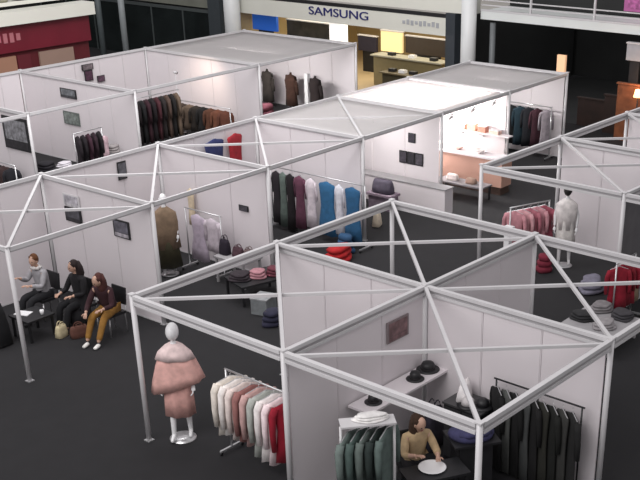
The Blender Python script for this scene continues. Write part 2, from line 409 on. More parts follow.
def person(label, loc, rz, top, legs, shoes, hair, long_hair=False, lean=.0, legx=.42, footx=.50, arms=((-.05, .0), (.0, .0)), turn=0, look=-.1, seat=.46, sleeve=1, scarf=None, coat=0):
    """seated figure; local -Y is forward, origin on the floor under the pelvis"""
    t = thing('person', label, 'person', loc, rz)
    cl, sl = math.cos(lean), math.sin(lean)
    def up(x, y, z):                       # leaning upper body about the hip
        z0 = z-(seat+.06); return Vector((x, y*cl-z0*sl, seat+.06+z0*cl+y*-sl*0))
    pel = Vector((0, 0, seat+.08)); zb = seat-.46
    J = dict(waist=up(0, .02, .72+zb), chest=up(0, .02, .92+zb), top=up(0, .0, 1.02+zb), neck=up(0, -.02, 1.10+zb), hd=up(0, -.045, 1.235+zb))
    b = MB(); c = Chain()
    p = c.add(pel, (.11, .10)); w = c.add(J['waist'], (.09, .085), p); ch = c.add(J['chest'], (.10, .09), w); tp = c.add(J['top'], (.075, .062), ch)
    nk = c.add(J['neck'], .050, tp); c.add(J['hd']-Vector((0, 0, .02)), .05, nk)
    arm = []; leg = []
    for i, s in enumerate((-1, 1)):
        sh = up(s*.175, .01, 1.0+zb); ex, ez = arms[i]
        el = sh+Vector((s*.07, -.08+ex, -.27+ez*.5)); wr = el+Vector((-s*.09, -.22, .0+ez))
        a = c.add(sh, .062, tp); a2 = c.add(el, .045, a); c.add(wr, .030, a2); arm.append((sh, el, wr))
        hp = Vector((s*.095, -.03, seat+.05)); kn = Vector((s*.13, -legx, seat+.03)); an = Vector((s*.12, -footx, .09))
        l = c.add(hp, .09, p); l2 = c.add(kn, .062, l); c.add(an, .042, l2); leg.append((hp, kn, an))
    append(b, c.mesh())
    f = Vector((math.sin(turn), -math.cos(turn), look))
    head(b, J['hd'], f, 1.0); eyes_mouth(b, J['hd'], f)
    for i, (sh, el, wr) in enumerate(arm): hand(b, wr, (wr-el), (0, 0, -1), 1 if i else -1)
    b.build('body', [SKIN, EYE, LIP], t)
    # clothing: grown over the same joints, a little fuller
    c = Chain(); p = c.add(pel+Vector((0, 0, .0)), (.175, .15)); w = c.add(J['waist'], (.16, .135), p); ch = c.add(J['chest'], (.18, .14), w); tp = c.add(J['top'], (.12, .10), ch); c.add(J['neck']-Vector((0, 0, .01)), .068, tp)
    for sh, el, wr in arm:
        a = c.add(sh, .075, tp); e2 = c.add(el, .058, a)
        c.add(el+(wr-el)*.86*sleeve, .043, e2)
    b = MB(); append(b, c.mesh())
    ax = (J['top']-pel).normalized(); fy = ax.cross(Vector((1, 0, 0)))
    R = []
    for q, ex, ey in ((pel-ax*.04, .155, .135), (pel+ax*.04, .168, .145), (J['waist'], .155, .132), (J['chest']-ax*.03, .178, .138), (J['chest']+ax*.06, .182, .13), (J['top']+ax*.0, .16, .105), (J['top']+ax*.04, .09, .08), (J['neck'], .062, .062)):
        R.append([q+Vector((1, 0, 0))*(ex*math.cos(2*PI*k/20))+fy*(ey*math.sin(2*PI*k/20)) for k in range(20)])
    b.rings(R)
    if coat: b.rings([[(math.cos(a)*rx_, -.06+math.sin(a)*ry_-.05*(z < .4), z) for a in [2*PI*k/16 for k in range(16)]] for rx_, ry_, z in ((.19, .15, seat+.2), (.23, .20, seat+.02), (.27, .25, seat-.15), (.30, .28, seat-.30))])
    b.build('coat' if coat else 'top', cloth(*top), t)
    c = Chain(); p = c.add(pel-Vector((0, 0, .02)), (.16, .12))
    for hp, kn, an in leg:
        a = c.add(hp, .102, p); a2 = c.add(kn, .076, a); c.add(an+(kn-an)*.06, .056, a2)
    b = MB(); append(b, c.mesh()); b.build('trousers', cloth(*legs), t)
    for hp, kn, an in leg:
        b = MB(); c = Chain(); i = c.add(an+Vector((0, .03, -.045)), (.045, .045)); j = c.add(an+Vector((0, -.07, -.05)), (.046, .036), i); c.add(an+Vector((0, -.15, -.058)), (.04, .028), j)
        append(b, c.mesh()); b.build('shoe', cloth(*shoes), t)
    b = MB(); hc = J['hd']-f.normalized()*.018+Vector((0, 0, .022)); R = []
    x = Vector((0,0,1)).cross(f).normalized()
    for j in range(10):
        tt = PI*(.36+.62*j/9); z = -math.cos(tt); rr = math.sin(tt)
        R.append([hc+x*(.092*rr*math.cos(2*PI*k/18))-f.normalized()*(.105*rr*math.sin(2*PI*k/18)*(1 if math.sin(2*PI*k/18) > 0 else .82)-.004)+Vector((0,0,.125*z+(.05 if math.sin(2*PI*k/18) < -.3 and j < 4 else 0))) for k in range(18)])
    b.rings(R)
    if long_hair:
        bk = hc-f.normalized()*.05
        b.tube([bk+Vector((0, 0, .04)), bk+Vector((0, .035, -.08)), bk+Vector((0, .05, -.2)), bk+Vector((0, .045, -.32))], [.08, .095, .10, .06], 12)
    b.build('hair', cloth(*hair), t)
    if scarf:
        b = MB(); q = J['neck']; R = []
        b.tube([q+Vector((.09*math.cos(a), .085*math.sin(a)-.01, .0+.01*math.sin(3*a))) for a in [2*PI*k/16 for k in range(17)]], .035, 8)
        b.build('scarf', cloth(*scarf), t)
    return t
def chair(label, loc, rz, col=BLACK):
    t = thing('chair', label, 'chair', loc, rz)
    MB().box((0, 0, .42), (.42, .42, .05)).build('seat', col, t)
    MB().box((0, .25, .72), (.40, .03, .34), (-.1, 0, 0)).build('backrest', col, t)
    for sx in (-1, 1):
        MB().tube([(sx*.18, -.18, .40), (sx*.19, -.2, 0)], .014).build('leg', CHROME, t)
        MB().tube([(sx*.18, .255, .62), (sx*.18, .20, .40), (sx*.19, .22, 0)], .014).build('leg', CHROME, t)
    return t
# the pair by the middle row's first partition; they face along -u
FU = TH-PI/2
def seated(s, t, **k): return mid(s, t), FU
chair('dark chair under the brown haired man', mid(2.02, 2.22), FU)
person('man with brown hair in a grey and white patterned top, sitting by the white partition', mid(2.02, 2.22), FU, (150, 148, 152), (30, 30, 34), (30, 30, 32), (88, 52, 26),
       lean=.12, arms=((-.06, .12), (-.06, .06)), scarf=(196, 192, 190), turn=.3)
chair('dark chair under the pale faced woman in black', mid(2.22, 1.30), FU)
person('woman with dark hair and pale face in a black coat, sitting next to the man', mid(2.22, 1.30), FU, (20, 18, 22), (18, 18, 22), (22, 20, 24), (34, 22, 22), True,
       lean=.05, coat=1, turn=-.25)
chair('dark chair under the woman in the maroon shawl', mid(2.30, .52), FU-.0)
person('person in maroon shawl and mustard trousers with white shoes, seated nearest the post', mid(2.30, .52), FU+.35, (52, 26, 32), (142, 102, 44), (226, 224, 220), (74, 40, 36), True,
       lean=.38, legx=.44, footx=.72, arms=((-.12, -.05), (-.04, .0)), look=-.5, turn=-.5)
t = thing('side_table', 'low black table between the seated man and the women', 'table', mid(1.28, 1.62), TH)
MB().box((0, 0, .43), (.62, .62, .04)).build('tabletop', BLACK, t)
for sx in (-1, 1):
    for sy in (-1, 1): MB().box((sx*.26, sy*.26, .205), (.04, .04, .41)).build('leg', BLACK, t)
b = MB(); b.lathe([(.035, 0), (.042, .09), (.038, .09), (.032, .01)], n=12); tag(b.build('paper_cup', WHITEP, None, mid(1.40, 1.45, .45)), 'white paper cup on the low black table', 'cup')
b = MB(); b.box((0, 0, .006), (.21, .30, .012)); tag(b.build('leaflet', WHITEP, None, mid(1.2, 1.78, .45), TH+.4), 'white leaflet lying on the low black table', 'leaflet')
# bags at their feet
def bag(label, loc, rz, d, col, handle=True, name='bag', hc=None):
    t = thing(name, label, 'bag', loc, rz); w, dp, h = d; b = MB(); n = 20
    R = []
    for z, k in ((.0, .86), (.04, 1), (.45, 1.02), (.8, .95), (1.0, .84)):
        R.append([(w/2*k*abs(math.cos(a))**.5*math.copysign(1, math.cos(a)), dp/2*k*(1.1-.5*z)*abs(math.sin(a))**.5*math.copysign(1, math.sin(a)), z*h) for a in [2*PI*i/n for i in range(n)]])
    b.rings(R); b.build('body', cloth(*col), t)
    if handle:
        for s in (-1, 1):
            MB().tube([(w*.25*math.cos(a)*-1, s*dp*.2, h*.97+.18*h*2*math.sin(a)) for a in [PI*i/8 for i in range(9)]], .01, 6).build('handle', cloth(*(hc or col)), t)
    return t
bag('cream handbag on the carpet left of the mustard trousers', mid(1.56, 1.15), TH+.2, (.26, .16, .24), (196, 184, 150))
bag('reddish brown bag on the carpet between the cream bag and the white shoes', mid(1.78, .88), TH-.3, (.36, .2, .22), (92, 58, 48))
bag('black suitcase shaped bag at the left picture edge by the corner post', mid(.62, 1.95), TH+PI/2, (.75, .4, .85), (16, 16, 19), False)

# mannequins
def mannequin(label, loc, rz, dress=None, poncho=None, skincol=WHITEP, coat=None, skirt=None, headcol=None, shawl=None, top=None):
    t = thing('mannequin', label, 'mannequin', loc, rz)
    b = MB(); c = Chain()
    p = c.add((0, 0, .96), (.14, .10)); w = c.add((0, .0, 1.14), (.105, .08), p); ch = c.add((0, .0, 1.34), (.14, .095), w); tp = c.add((0, .01, 1.45), (.08, .06), ch)
    nk = c.add((0, 0, 1.55), .045, tp); c.add((0, -.01, 1.62), .045, nk)
    for s in (-1, 1):
        a = c.add((s*.17, .01, 1.43), .052, tp); a2 = c.add((s*.25, .03, 1.16), .038, a); a3 = c.add((s*.24, -.06, .92), .026, a2)
        st = -.10 if s < 0 else .07
        l = c.add((s*.09, 0, .90), .085, p); l2 = c.add((s*.10, st*.6, .50), .055, l); l3 = c.add((s*.11, st+.02, .09), .036, l2)
        c.add((s*.125, st-.11, .035), (.036, .028), l3)
    append(b, c.mesh()); head(b, (0, -.02, 1.73), (0, -1, 0), 1, True)
    for s in (-1, 1): hand(b, (s*.24, -.07, .91), (0, -.35, -1), (-s, 0, 0), s)
    b.build('figure', skincol, t)
    if headcol: MB().ball((0, -.012, 1.745), (.095, .135, .135), 14, 9).build('head_cover', headcol, t)
    MB().lathe([(.2, .0), (.2, .012), (.02, .02)], n=20).build('base', CHROME, t)
    def gown(name, prof, m, ph=0, amp=.05, hem=0):
        R = []
        for j, (rx_, ry_, z) in enumerate(prof):
            R.append([(rx_*math.cos(a)*(1+amp*j/len(prof)*math.sin(7*a+ph)), ry_*math.sin(a)*(1+amp*j/len(prof)*math.sin(7*a+ph)), z+(hem*math.cos(a)*(j/(len(prof)-1))**2)) for a in [2*PI*k/28 for k in range(28)]])
        MB().rings(R).build(name, m, t)
    if dress: gown('dress', [(.13, .10, 1.40), (.19, .14, 1.2), (.21, .15, .95), (.215, .16, .7), (.22, .165, .42)], cloth(*dress), 1, .10)
    if poncho: gown('poncho', [(.075, .07, 1.545), (.13, .10, 1.51), (.225, .14, 1.42), (.30, .175, 1.24), (.37, .19, 1.02), (.40, .19, .88)], cloth(*poncho), 0, .07, .12)
    if shawl: gown('shawl', [(.08, .075, 1.56), (.14, .11, 1.525), (.245, .15, 1.43), (.29, .175, 1.33)], cloth(*shawl), 2, .05)
    if coat: gown('coat', [(.08, .075, 1.545), (.14, .11, 1.50), (.25, .14, 1.42), (.275, .16, 1.2), (.265, .165, 1.0), (.29, .19, .62)], cloth(*coat), 3, .08)
    if skirt: gown('skirt', [(.16, .13, .98), (.24, .19, .7), (.30, .24, .2)], cloth(*skirt), 4, .12)
    if top: gown('top', [(.08, .075, 1.54), (.14, .11, 1.50), (.24, .14, 1.42), (.225, .15, 1.2), (.205, .155, .86)], cloth(*top), 4, .05)
    return t
pm = mannequin('white mannequin in a dusty pink poncho and dress, standing alone near the front corner post', (.40, 6.0, 0), -PI/4-.1, (208, 160, 152), (212, 166, 158), headcol=WHITEP, shawl=(222, 200, 198))
pm.scale = (1.07, 1.07, 1.07)
mannequin('white headed mannequin in an olive tan coat and dark olive skirt, in the middle row', mid(5.16, 2.05), TH-.7, coat=(128, 108, 88), skirt=(62, 58, 40))
mannequin('dark headed mannequin in a white top beside the pink clothing in the right stand', (11.0, 5.42, 0), -1.1, headcol=mat('dark_hair', (.02, .018, .018), .7), top=(222, 216, 214), dress=(214, 210, 206))

# ------------------------------------------------------------------ middle row goods
def table(label, loc, rz, d, m, topm=None, name='display_table'):
    t = thing(name, label, 'table', loc, rz); w, dp, h = d
    MB().box((0, 0, h-.02), (w, dp, .04)).build('tabletop', topm or m, t)
    for sx in (-1, 1):
        for sy in (-1, 1): MB().box((sx*(w/2-.05), sy*(dp/2-.05), (h-.04)/2), (.045, .045, h-.04)).build('leg', m, t)
    return t
def heap(label, loc, rz, d, col, name='folded_garment', cat='folded garment', group=None):
    b = MB(); w, dp, h = d; R = random.Random(label); n = 18
    for lay in range(3):
        z0, z1 = h*lay/3, h*(lay+1)/3; k = 1-.1*lay
        b.rings([[(w/2*q*k*math.cos(a)*(1+.12*math.sin(3*a+lay)), dp/2*q*k*math.sin(a)*(1+.12*math.cos(4*a+lay)), z0+(z1-z0)*f) for a in [2*PI*i/n for i in range(n)]] for q, f in ((.86, 0), (1, .3), (1, .7), (.8, 1))])
    return tag(b.build(name, cloth(*col), None, loc, rz), label, cat, group)
FV = TH+PI/2
# booth with the olive mannequin
rack('small chrome rack with a lilac dress behind the long rail of the front stand', mid(5.72, 1.45), FV, 1.1, 1.4)
garment('lilac dress on the small rack beside the olive coat mannequin', mid(5.72, 1.62, 1.38), FV, .42, 1.05, (176, 164, 178), .1, 0, 1.3)
garment('pale lilac blouse on the small rack, right of the lilac dress', mid(5.72, 1.16, 1.38), FV, .40, .75, (192, 182, 190), .1, .4, 1)
garment('cream scarf hanging on the partition right of the olive coat mannequin', mid(6.22, 2.35, 1.72), FV, .22, .85, (206, 190, 164), .06, 0, 1, False, None, 'scarf', 'scarf')
table('low grey display table of dark bags under the tiny picture', mid(5.72, .44), TH, (.6, .9, .6), GROOVE)
bag('black handbag on the low grey display table, leftmost', mid(5.66, .76, .6), FV, (.26, .18, .32), (32, 24, 38))
bag('dark maroon handbag on the low grey display table, in the middle', mid(5.72, .42, .6), FV, (.28, .18, .2), (72, 48, 56))
bag('brown grey handbag on the low grey display table, rightmost', mid(5.76, .13, .6), FV, (.26, .18, .2), (100, 84, 84))
# booth of blue dresses
rack('long chrome rack of dark, blue and white dresses in the middle row', mid(8.95, .98), FV, 2.95, 1.55)
spec = [(2.28, .26, (34, 28, 34), 'black garment at the left end of the long dress rack', 1.3), (2.06, .22, (92, 104, 98), 'grey green garment second from the left on the long dress rack', 1.35),
        (1.82, .26, (26, 20, 24), 'black long garment between the grey green and the maroon ones', 1.4), (1.52, .30, (96, 56, 74), 'dark maroon garment on the long dress rack', 1.3),
        (1.16, .27, (214, 204, 210), 'white dress between the maroon garment and the left blue dress', 1.2), (.66, .48, (44, 96, 136), 'wide bright blue dress, left of the two blue ones', 1.3),
        (.28, .22, (206, 206, 214), 'white dress between the two blue dresses', 1.2), (-.12, .44, (38, 86, 124), 'blue dress at the right end of the long dress rack', 1.3)]
for t_, w, c, lab, h in spec:
    garment(lab, mid(8.95, t_, 1.53), FV, w, h, c, .12, 0 if w > .4 else .4, 1.15, True, 'dresses on the long middle row rack')
garment('navy blue garment hung high on the middle row back wall, left of the red one', mid(7.93, dM-.12, 2.36), TH, .62, .95, (46, 52, 96), .1, 0, .8)
garment('red garment hung high on the middle row back wall, right of the navy one', mid(8.62, dM-.12, 2.36), TH, .48, 1.0, (150, 34, 44), .1, 0, .8)
heap('bright red folded garment on the floor in front of the blue dresses', mid(8.05, -.42), TH, (.85, .5, .36), (170, 26, 30))
heap('dark blue folded garment on the floor beside the red one', mid(8.62, -.15), TH, (.3, .5, .42), (40, 74, 108))
# poster booth
t = thing('display_plinth', 'low white display plinth under the four small posters', 'display plinth', mid(12.38, 1.0), TH)
MB().box((0, 0, .33), (.36, 2.9, .66)).build('body', PANEL, t); MB().box((0, 0, .672), (.40, 2.94, .024)).build('worktop', GROOVE, t)
bag('dark grey bag on the lilac stool under the posters', mid(11.8, 1.22, .42), FV, (.62, .3, .34), (84, 78, 92), False)
t = thing('stool', 'low lilac covered stool under the dark grey bag', 'stool', mid(11.8, 1.22), TH)
MB().box((0, 0, .39), (.42, .8, .06)).build('seat', cloth(150, 134, 148), t); MB().box((0, 0, .18), (.36, .7, .36)).build('base', cloth(126, 112, 126), t)
heap('lilac folded cloth left of the dark grey bag under the posters', mid(11.75, 2.1), FV, (.6, .5, .3), (160, 144, 158))
bag('small white paper bag standing on the carpet behind the front stand far corner post', mid(10.56, .45), TH+.4, (.34, .2, .36), (226, 212, 190))
bag('small black bag standing beside the white paper bag behind the far corner post', mid(9.95, .8), TH+.9, (.34, .2, .3), (24, 22, 26))
# bright booth
t = thing('counter', 'tan pink counter with a dark plinth in the brightly lit booth', 'counter', mid(14.75, .62), TH)
tan = mat('tan_laminate', srgb(186, 146, 130), .5, 0, .04, 2)
MB().box((0, 0, .58), (.5, 2.6, .72)).build('front_panel', tan, t)
MB().box((0, 0, .965), (.56, 2.66, .05)).build('worktop', PANEL, t)
MB().box((.02, 0, .11), (.44, 2.5, .22)).build('plinth', mat('dark_brown', srgb(70, 52, 44), .6), t)
t = thing('wall_shelf', 'white wall shelf of small goods on the brightest partition', 'shelf', mid(5*aM-.16, .75, 1.3), TH)
MB().box((0, 0, 0), (.26, 1.9, .03)).build('board', PANEL, t)
for y in (-.7, 0, .7): MB().box((.1, y, -.08), (.04, .03, .13)).build('bracket', ALU, t)
for i, (t_, w, h, c, lab) in enumerate([(1.42, .3, .13, (206, 170, 150), 'tan box at the left end of the bright booth wall shelf'), (1.05, .26, .2, (196, 150, 128), 'tall tan box second on the bright booth wall shelf'),
                                        (.7, .24, .16, (176, 120, 104), 'reddish brown box third on the bright booth wall shelf'), (.3, .3, .1, (214, 180, 168), 'low pinkish box at the right end of the bright booth wall shelf')]):
    t = thing('box', lab, 'box', mid(5*aM-.16, t_, 1.317), TH); MB().box((0, 0, h/2), (.18, w, h)).build('body', cloth(*c), t); MB().box((0, 0, h+.012), (.19, w+.01, .022)).build('lid', PANEL, t)
for i, (t_, c, lab) in enumerate([(1.5, (236, 226, 220), 'white bowl at the left end of the tan counter'), (.9, (220, 190, 180), 'pinkish bowl in the middle of the tan counter'), (.2, (240, 232, 228), 'white bowl at the right end of the tan counter')]):
    b = MB(); b.lathe([(.07, 0), (.13, .05), (.17, .11), (.155, .11), (.11, .05), (.05, .02)], n=18); tag(b.build('bowl', cloth(*c), None, mid(14.75, t_, .992)), lab, 'bowl')
table('low dark display table in front of the tan counter', mid(13.85, .1), TH, (.5, 1.5, .42), BLACK, mat('grey_top', (.2, .19, .2), .5))
bag('white bag on the low dark table left of its middle', mid(13.85, .45, .42), FV, (.34, .2, .16), (224, 216, 212), False)
bag('brown bag on the low dark table, right of the white one', mid(13.85, -.15, .42), FV, (.3, .2, .14), (150, 124, 110), False)
for i, s in enumerate((13.2, 14.2, 15.2)):
    t = thing('spotlight', ['left', 'middle', 'right'][i]+' one of three small white spotlights under the front rail of the brightest booth', 'spotlight', mid(s, .06, 2.345), TH, 'spotlights of the brightest booth')
    MB().box((0, 0, -.012), (.07, .06, .024)).build('bracket', ALU, t)
    b = MB(); b.tube([(0, .0, -.07), (.05, .12, -.13)], [.035, .05], 12); lh = b.build('lamp_head', ALU, t)
    b = MB(); b.tube([(.052, .124, -.132), (.055, .13, -.135)], .043, 12); b.build('lens', mat('lamp_glow', (1, .95, .88), .4, emit=((1, .95, .88), 12)), lh)
def spot(loc, target, power, col=(1, .95, .9), size=1.9, r=.06):
    l = bpy.data.lights.new('spot', 'SPOT'); l.energy = power; l.color = col; l.spot_size = size; l.spot_blend = .9; l.shadow_soft_size = r
    o = bpy.data.objects.new('spot_lamp', l); COL.objects.link(o); o.location = loc
    o.rotation_euler = (Vector(target)-Vector(loc)).to_track_quat('-Z', 'Y').to_euler(); return o
l = bpy.data.lights.new('uplight', 'POINT'); l.energy = 230; l.color = (1, .97, .94); l.shadow_soft_size = .15
o = bpy.data.objects.new('uplight', l); COL.objects.link(o); o.location = mid(14.2, 1.9, 2.0)
t = thing('unseen_ceiling_light', 'bright globe light hanging under the glowing fabric ceiling', 'ceiling light', mid(14.2, 1.9, 2.0), TH)
MB().ball((0, 0, 0), .1).build('globe', mat('globe_glow', (1, .97, .94), .3, emit=((1, .97, .94), 8)), t); MB().tube([(0, 0, .1), (0, 0, .42)], .01).build('stem', ALU, t)
o.location.z = 1.78
for s in (13.2, 14.2, 15.2): spot(mid(s+.06, .25, 2.17), mid(s+.5, 3.0, 1.9), 110, size=2.4, r=.05)
# last booth
rack('chrome rack of dark garments in the last middle row booth', mid(18.55, 1.0), FV, 1.6, 1.55)
for t_, c, lab in [(1.6, (14, 18, 20), 'black coat at the left end of the rack in the last middle row booth'), (1.28, (22, 44, 54), 'dark teal coat in the last middle row booth'), (.98, (24, 26, 32), 'black garment right of the dark teal coat'),
                   (.68, (58, 28, 38), 'dark red coat in the last middle row booth'), (.36, (150, 142, 148), 'grey garment at the right end of the rack in the last middle row booth')]:
    garment(lab, mid(18.55, t_, 1.53), FV+.8, .36, 1.15, c, .14, .45, 1, False, 'coats in the last middle row booth')

# ------------------------------------------------------------------ far row goods
rack('long far row rack packed with dark garments', mid(12.2, 10.4), TH, 2.0, 1.78)
dk = [((18, 15, 17), 'black'), ((30, 20, 24), 'brownish black'), ((22, 22, 24), 'charcoal'), ((52, 24, 34), 'dark wine'), ((26, 20, 24), 'dull black'), ((70, 32, 40), 'wine red'), ((40, 34, 34), 'dark brown'), ((84, 66, 58), 'mid brown'), ((28, 26, 26), 'coal black'), ((104, 88, 74), 'light brown')]
ordn = ['first', 'second', 'third', 'fourth', 'fifth', 'sixth', 'seventh', 'eighth', 'ninth', 'tenth']
for i, (c, nm) in enumerate(dk):
    garment('%s garment, %s from the left on the long far row rack' % (nm, ordn[i]), mid(11.3+i*.2, 10.4, 1.76), TH+1.1, .52, 1.25, c, .15, .5, 1.1, False, 'dark garments on the long far row rack')
rack('low far row rack of brown garments beside the long dark rack', mid(14.1, 10.3), FV, 2.4, 1.18)
for i, (c, nm) in enumerate([((60, 50, 44), 'dark brown'), ((98, 84, 72), 'taupe'), ((44, 38, 34), 'very dark brown'), ((30, 28, 28), 'black'), ((92, 58, 42), 'chestnut'), ((110, 68, 50), 'reddish brown'), ((96, 56, 42), 'rust brown')]):
    garment('%s garment, %s from the left on the low far row rack' % (nm, ordn[i]), mid(14.1, 11.3-i*.33, 1.16), FV+.9, .40, .8, c, .16, .4, 1.1, False, 'brown garments on the low far row rack')
bag('white bag lying below the long dark far row rack', mid(11.3, 9.75), TH, (.6, .3, .3), (220, 214, 216), False)
def bust(label, s, t, c, z0=.0):
    o = thing('dress_form', label, 'dress form', mid(s, t), FV-.3)
    MB().lathe([(.2, 0), (.2, .015), (.03, .03)], n=16).build('base', BLACK, o)
    MB().tube([(0, 0, .02), (0, 0, .4)], .018).build('pole', CHROME, o)
    b = MB(); b.lathe([(.05, 1.36), (.06, 1.30), (.12, 1.27), (.27, 1.22), (.30, 1.1), (.26, .85), (.28, .6), (.31, .22)], n=20, sy=.6); b.build('suit', cloth(*c), o)
    for sx in (-1, 1):
        b = MB(); b.tube([(sx*.25, 0, 1.21), (sx*.33, 0, 1.05), (sx*.35, -.03, .8), (sx*.34, -.05, .62)], [.07, .07, .06, .05]); b.build('sleeve', cloth(*c), o)
    return o
bust('grey black suit on a stand, leftmost of three against the far row end wall', 19.0, 12.15, (56, 50, 46))
bust('dark brown suit on a stand, middle of three against the far row end wall', 19.0, 11.0, (62, 38, 28))
bust('black suit on a stand, rightmost of three against the far row end wall', 19.0, 9.85, (36, 26, 26))
t = thing('display_column', 'slim bright white column between the middle and right dark suits', 'display column', mid(19.2, 10.4), TH)
MB().box((0, 0, .7), (.16, .16, 1.3)).build('body', WHITEP, t); MB().box((0, 0, .025), (.24, .24, .05)).build('base', ALU, t)
heap('maroon folded garment on the floor left of the dark suits', mid(17.3, 10.8), TH, (1.0, .7, .55), (112, 60, 72))
heap('pale pink folded garment right of the maroon one below the suits', mid(17.7, 10.1), TH, (.6, .5, .3), (190, 160, 160))
rack('short rack of dark purple garments in front of the far row pictures', mid(8.65, 9.1), TH, .95, 1.55)
for i, (c, nm) in enumerate([((34, 26, 32), 'purplish black'), ((26, 20, 26), 'matt black'), ((58, 30, 44), 'dark purple'), ((44, 26, 36), 'aubergine'), ((30, 24, 28), 'soot black')]):
    garment('%s garment, %s from the left on the short far row rack' % (nm, ordn[i]), mid(8.3+i*.18, 9.1, 1.53), TH+1.15, .42, .95, c, .12, .4, 1, False, 'garments on the short far row rack')
garment('white and pink garment at the right end of the short far row rack', mid(9.12, 9.0, 1.4), TH+.3, .3, .6, (214, 184, 192), .1, 0, 1, False)
table('low table of grey goods right of the short far row rack', mid(9.55, 9.25), TH, (.5, .5, .75), GROOVE)
heap('grey folded garment on the low table right of the short far row rack', mid(9.55, 9.25, .75), TH, (.45, .4, .2), (150, 144, 144))
table('black display table left of the short far row rack', mid(7.35, 9.0), TH, (1.2, .7, .8), BLACK)
heap('black folded garment on the black far row table', mid(7.1, 9.0, .8), TH, (.55, .5, .22), (26, 24, 30))
heap('white folded garment on the black far row table', mid(7.65, 8.95, .8), TH, (.45, .35, .12), (214, 210, 216))
rack('small rack of dark goods below the black framed board', mid(6.0, 9.3), FV, 1.1, 1.2)
for i, (c, nm) in enumerate([((30, 26, 28), 'black'), ((56, 40, 40), 'brownish'), ((28, 28, 34), 'blue black')]):
    garment('%s garment, %s from the left below the black framed board' % (nm, ordn[i]), mid(6.0, 9.65-i*.35, 1.18), FV+.9, .36, .9, c, .15, .4, 1, False, 'garments below the black framed board')
bag('pale grey bag on the carpet at the left picture edge in the far row', mid(5.9, 8.3), FV, (.45, .3, .5), (196, 192, 206))
spot(mid(13.6, 10.6, 2.3), mid(14.8, 10.9, 1.6), 60, (1, .78, .62), 1.9)
t = thing('spotlight', 'small white spotlight on a floor stem making the warm glow in the far row', 'spotlight', mid(13.45, 10.75), TH)
MB().tube([(0, 0, .02), (0, 0, 2.2)], .012).build('stem', ALU, t); MB().lathe([(.14, 0), (.14, .02)], n=16).build('base', ALU, t)
MB().tube([(-.06, 0, 2.24), (.08, 0, 2.2)], [.035, .045], 12).build('lamp_head', ALU, t)

# ------------------------------------------------------------------ nearest booth goods
t = thing('wall_shelf', 'long white wall shelf carrying three black hats', 'shelf', (2.2, B_-.25, 1.19), 0)
MB().box((0, 0, 0), (2.0, .42, .035)).build('board', PANEL, t)
for x in (-.8, 0, .8): MB().beam((x, .2, -.2), (x, -.12, -.03), .025, .02).build('bracket', ALU, t)
def hat(label, x, y, r=.15, z=1.208):
    t = thing('hat', label, 'hat', (x, y, z), 0, 'black hats on the long white shelf')
    b = MB(); b.lathe([(r*.55, 0), (r, .004), (r*1.02, .014), (r*.62, .022)], n=24); b.build('brim', BLACK, t)
    b = MB(); b.lathe([(r*.62, .015), (r*.6, .09), (r*.5, .125), (r*.2, .135)], n=24); cr = b.build('crown', BLACK, t)
    b = MB(); b.lathe([(r*.635, .02), (r*.63, .045)], n=24); b.build('band', cloth(40, 36, 38), cr)
hat('small black hat at the left end of the white shelf', 1.5, B_-.27, .13)
hat('black hat in the middle of the white shelf, left of the largest', 2.48, B_-.27, .14)
hat('largest black hat, at the right end of the white shelf', 2.86, B_-.22, .18)
bag('dark bag standing on the carpet under the white hat shelf', (2.75, 2.75, 0), .2, (.55, .25, .6), (50, 46, 58))
t = thing('clothes_rack', 'white metal rack of dark green garments by the front rail', 'clothes rack', (.38, 2.05, 0), -.70)
for s in (-1, 1):
    MB().tube([(s*.36, 0, .05), (s*.36, 0, 1.62)], .02).build('upright', ALU, t); MB().beam((s*.36, -.25, .03), (s*.36, .25, .03), .04, .04).build('foot', ALU, t)
MB().tube([(-.36, 0, 1.62), (.36, 0, 1.62)], .018).build('rail', ALU, t)
MB().box((0, 0, 1.66), (.74, .26, .025)).build('top_shelf', ALU, t)
for i, (c, nm) in enumerate([((104, 116, 112), 'grey green'), ((70, 86, 82), 'dark green'), ((92, 102, 98), 'mossy grey'), ((38, 48, 46), 'blackish green'), ((90, 104, 100), 'dull green')]):
    x = -.26+i*.13; garment('%s garment, %s from the left on the white rack by the front rail' % (nm, ordn[i]), (.38+x*math.cos(.7), 2.05-x*math.sin(.7), 1.60), -.70+.95, .50, 1.2, c, .09, .5, 1.1, True, 'green garments on the white rack')
heap('white folded garment on top of the dark green rack', (.42, 2.03, 1.673), -.7, (.5, .22, .1), (236, 234, 232))
chair('black chair under the brown haired person in the nearest booth', (1.50, 2.15, 0), -.5)
person('brown haired person in a tan top, sitting in the nearest booth', (1.50, 2.15, 0), -.5, (176, 152, 118), (24, 22, 26), (20, 20, 22), (58, 38, 26), True,
       lean=.22, arms=((-.06, .1), (-.10, .06)), turn=.3, look=-.5, sleeve=.6)
table('black table in front of the brown haired person in the nearest booth', (1.22, 1.56, 0), -.5, (.9, .46, .70), BLACK)
b = MB(); b.lathe([(.10, 0), (.17, .012), (.2, .03), (.185, .03), (.1, .012)], n=24); tag(b.build('tray', WHITEP, None, (1.24, 1.62, .70)), 'round white tray on the black table in the nearest booth', 'tray')
t = thing('folded_garment', 'navy blue jacket laid on a black stand behind the nearest corner post', 'jacket', (2.08, 1.55, .88), -.6)
b = MB(); b.rings([[(.34*q*math.cos(a)*(1+.08*math.sin(3*a)), .26*q*math.sin(a)*(1+.08*math.cos(2*a)), z) for a in [2*PI*k/20 for k in range(20)]] for q, z in ((.95, 0), (1, .04), (.96, .09), (.7, .12))]); b.build('body', cloth(58, 58, 92), t)
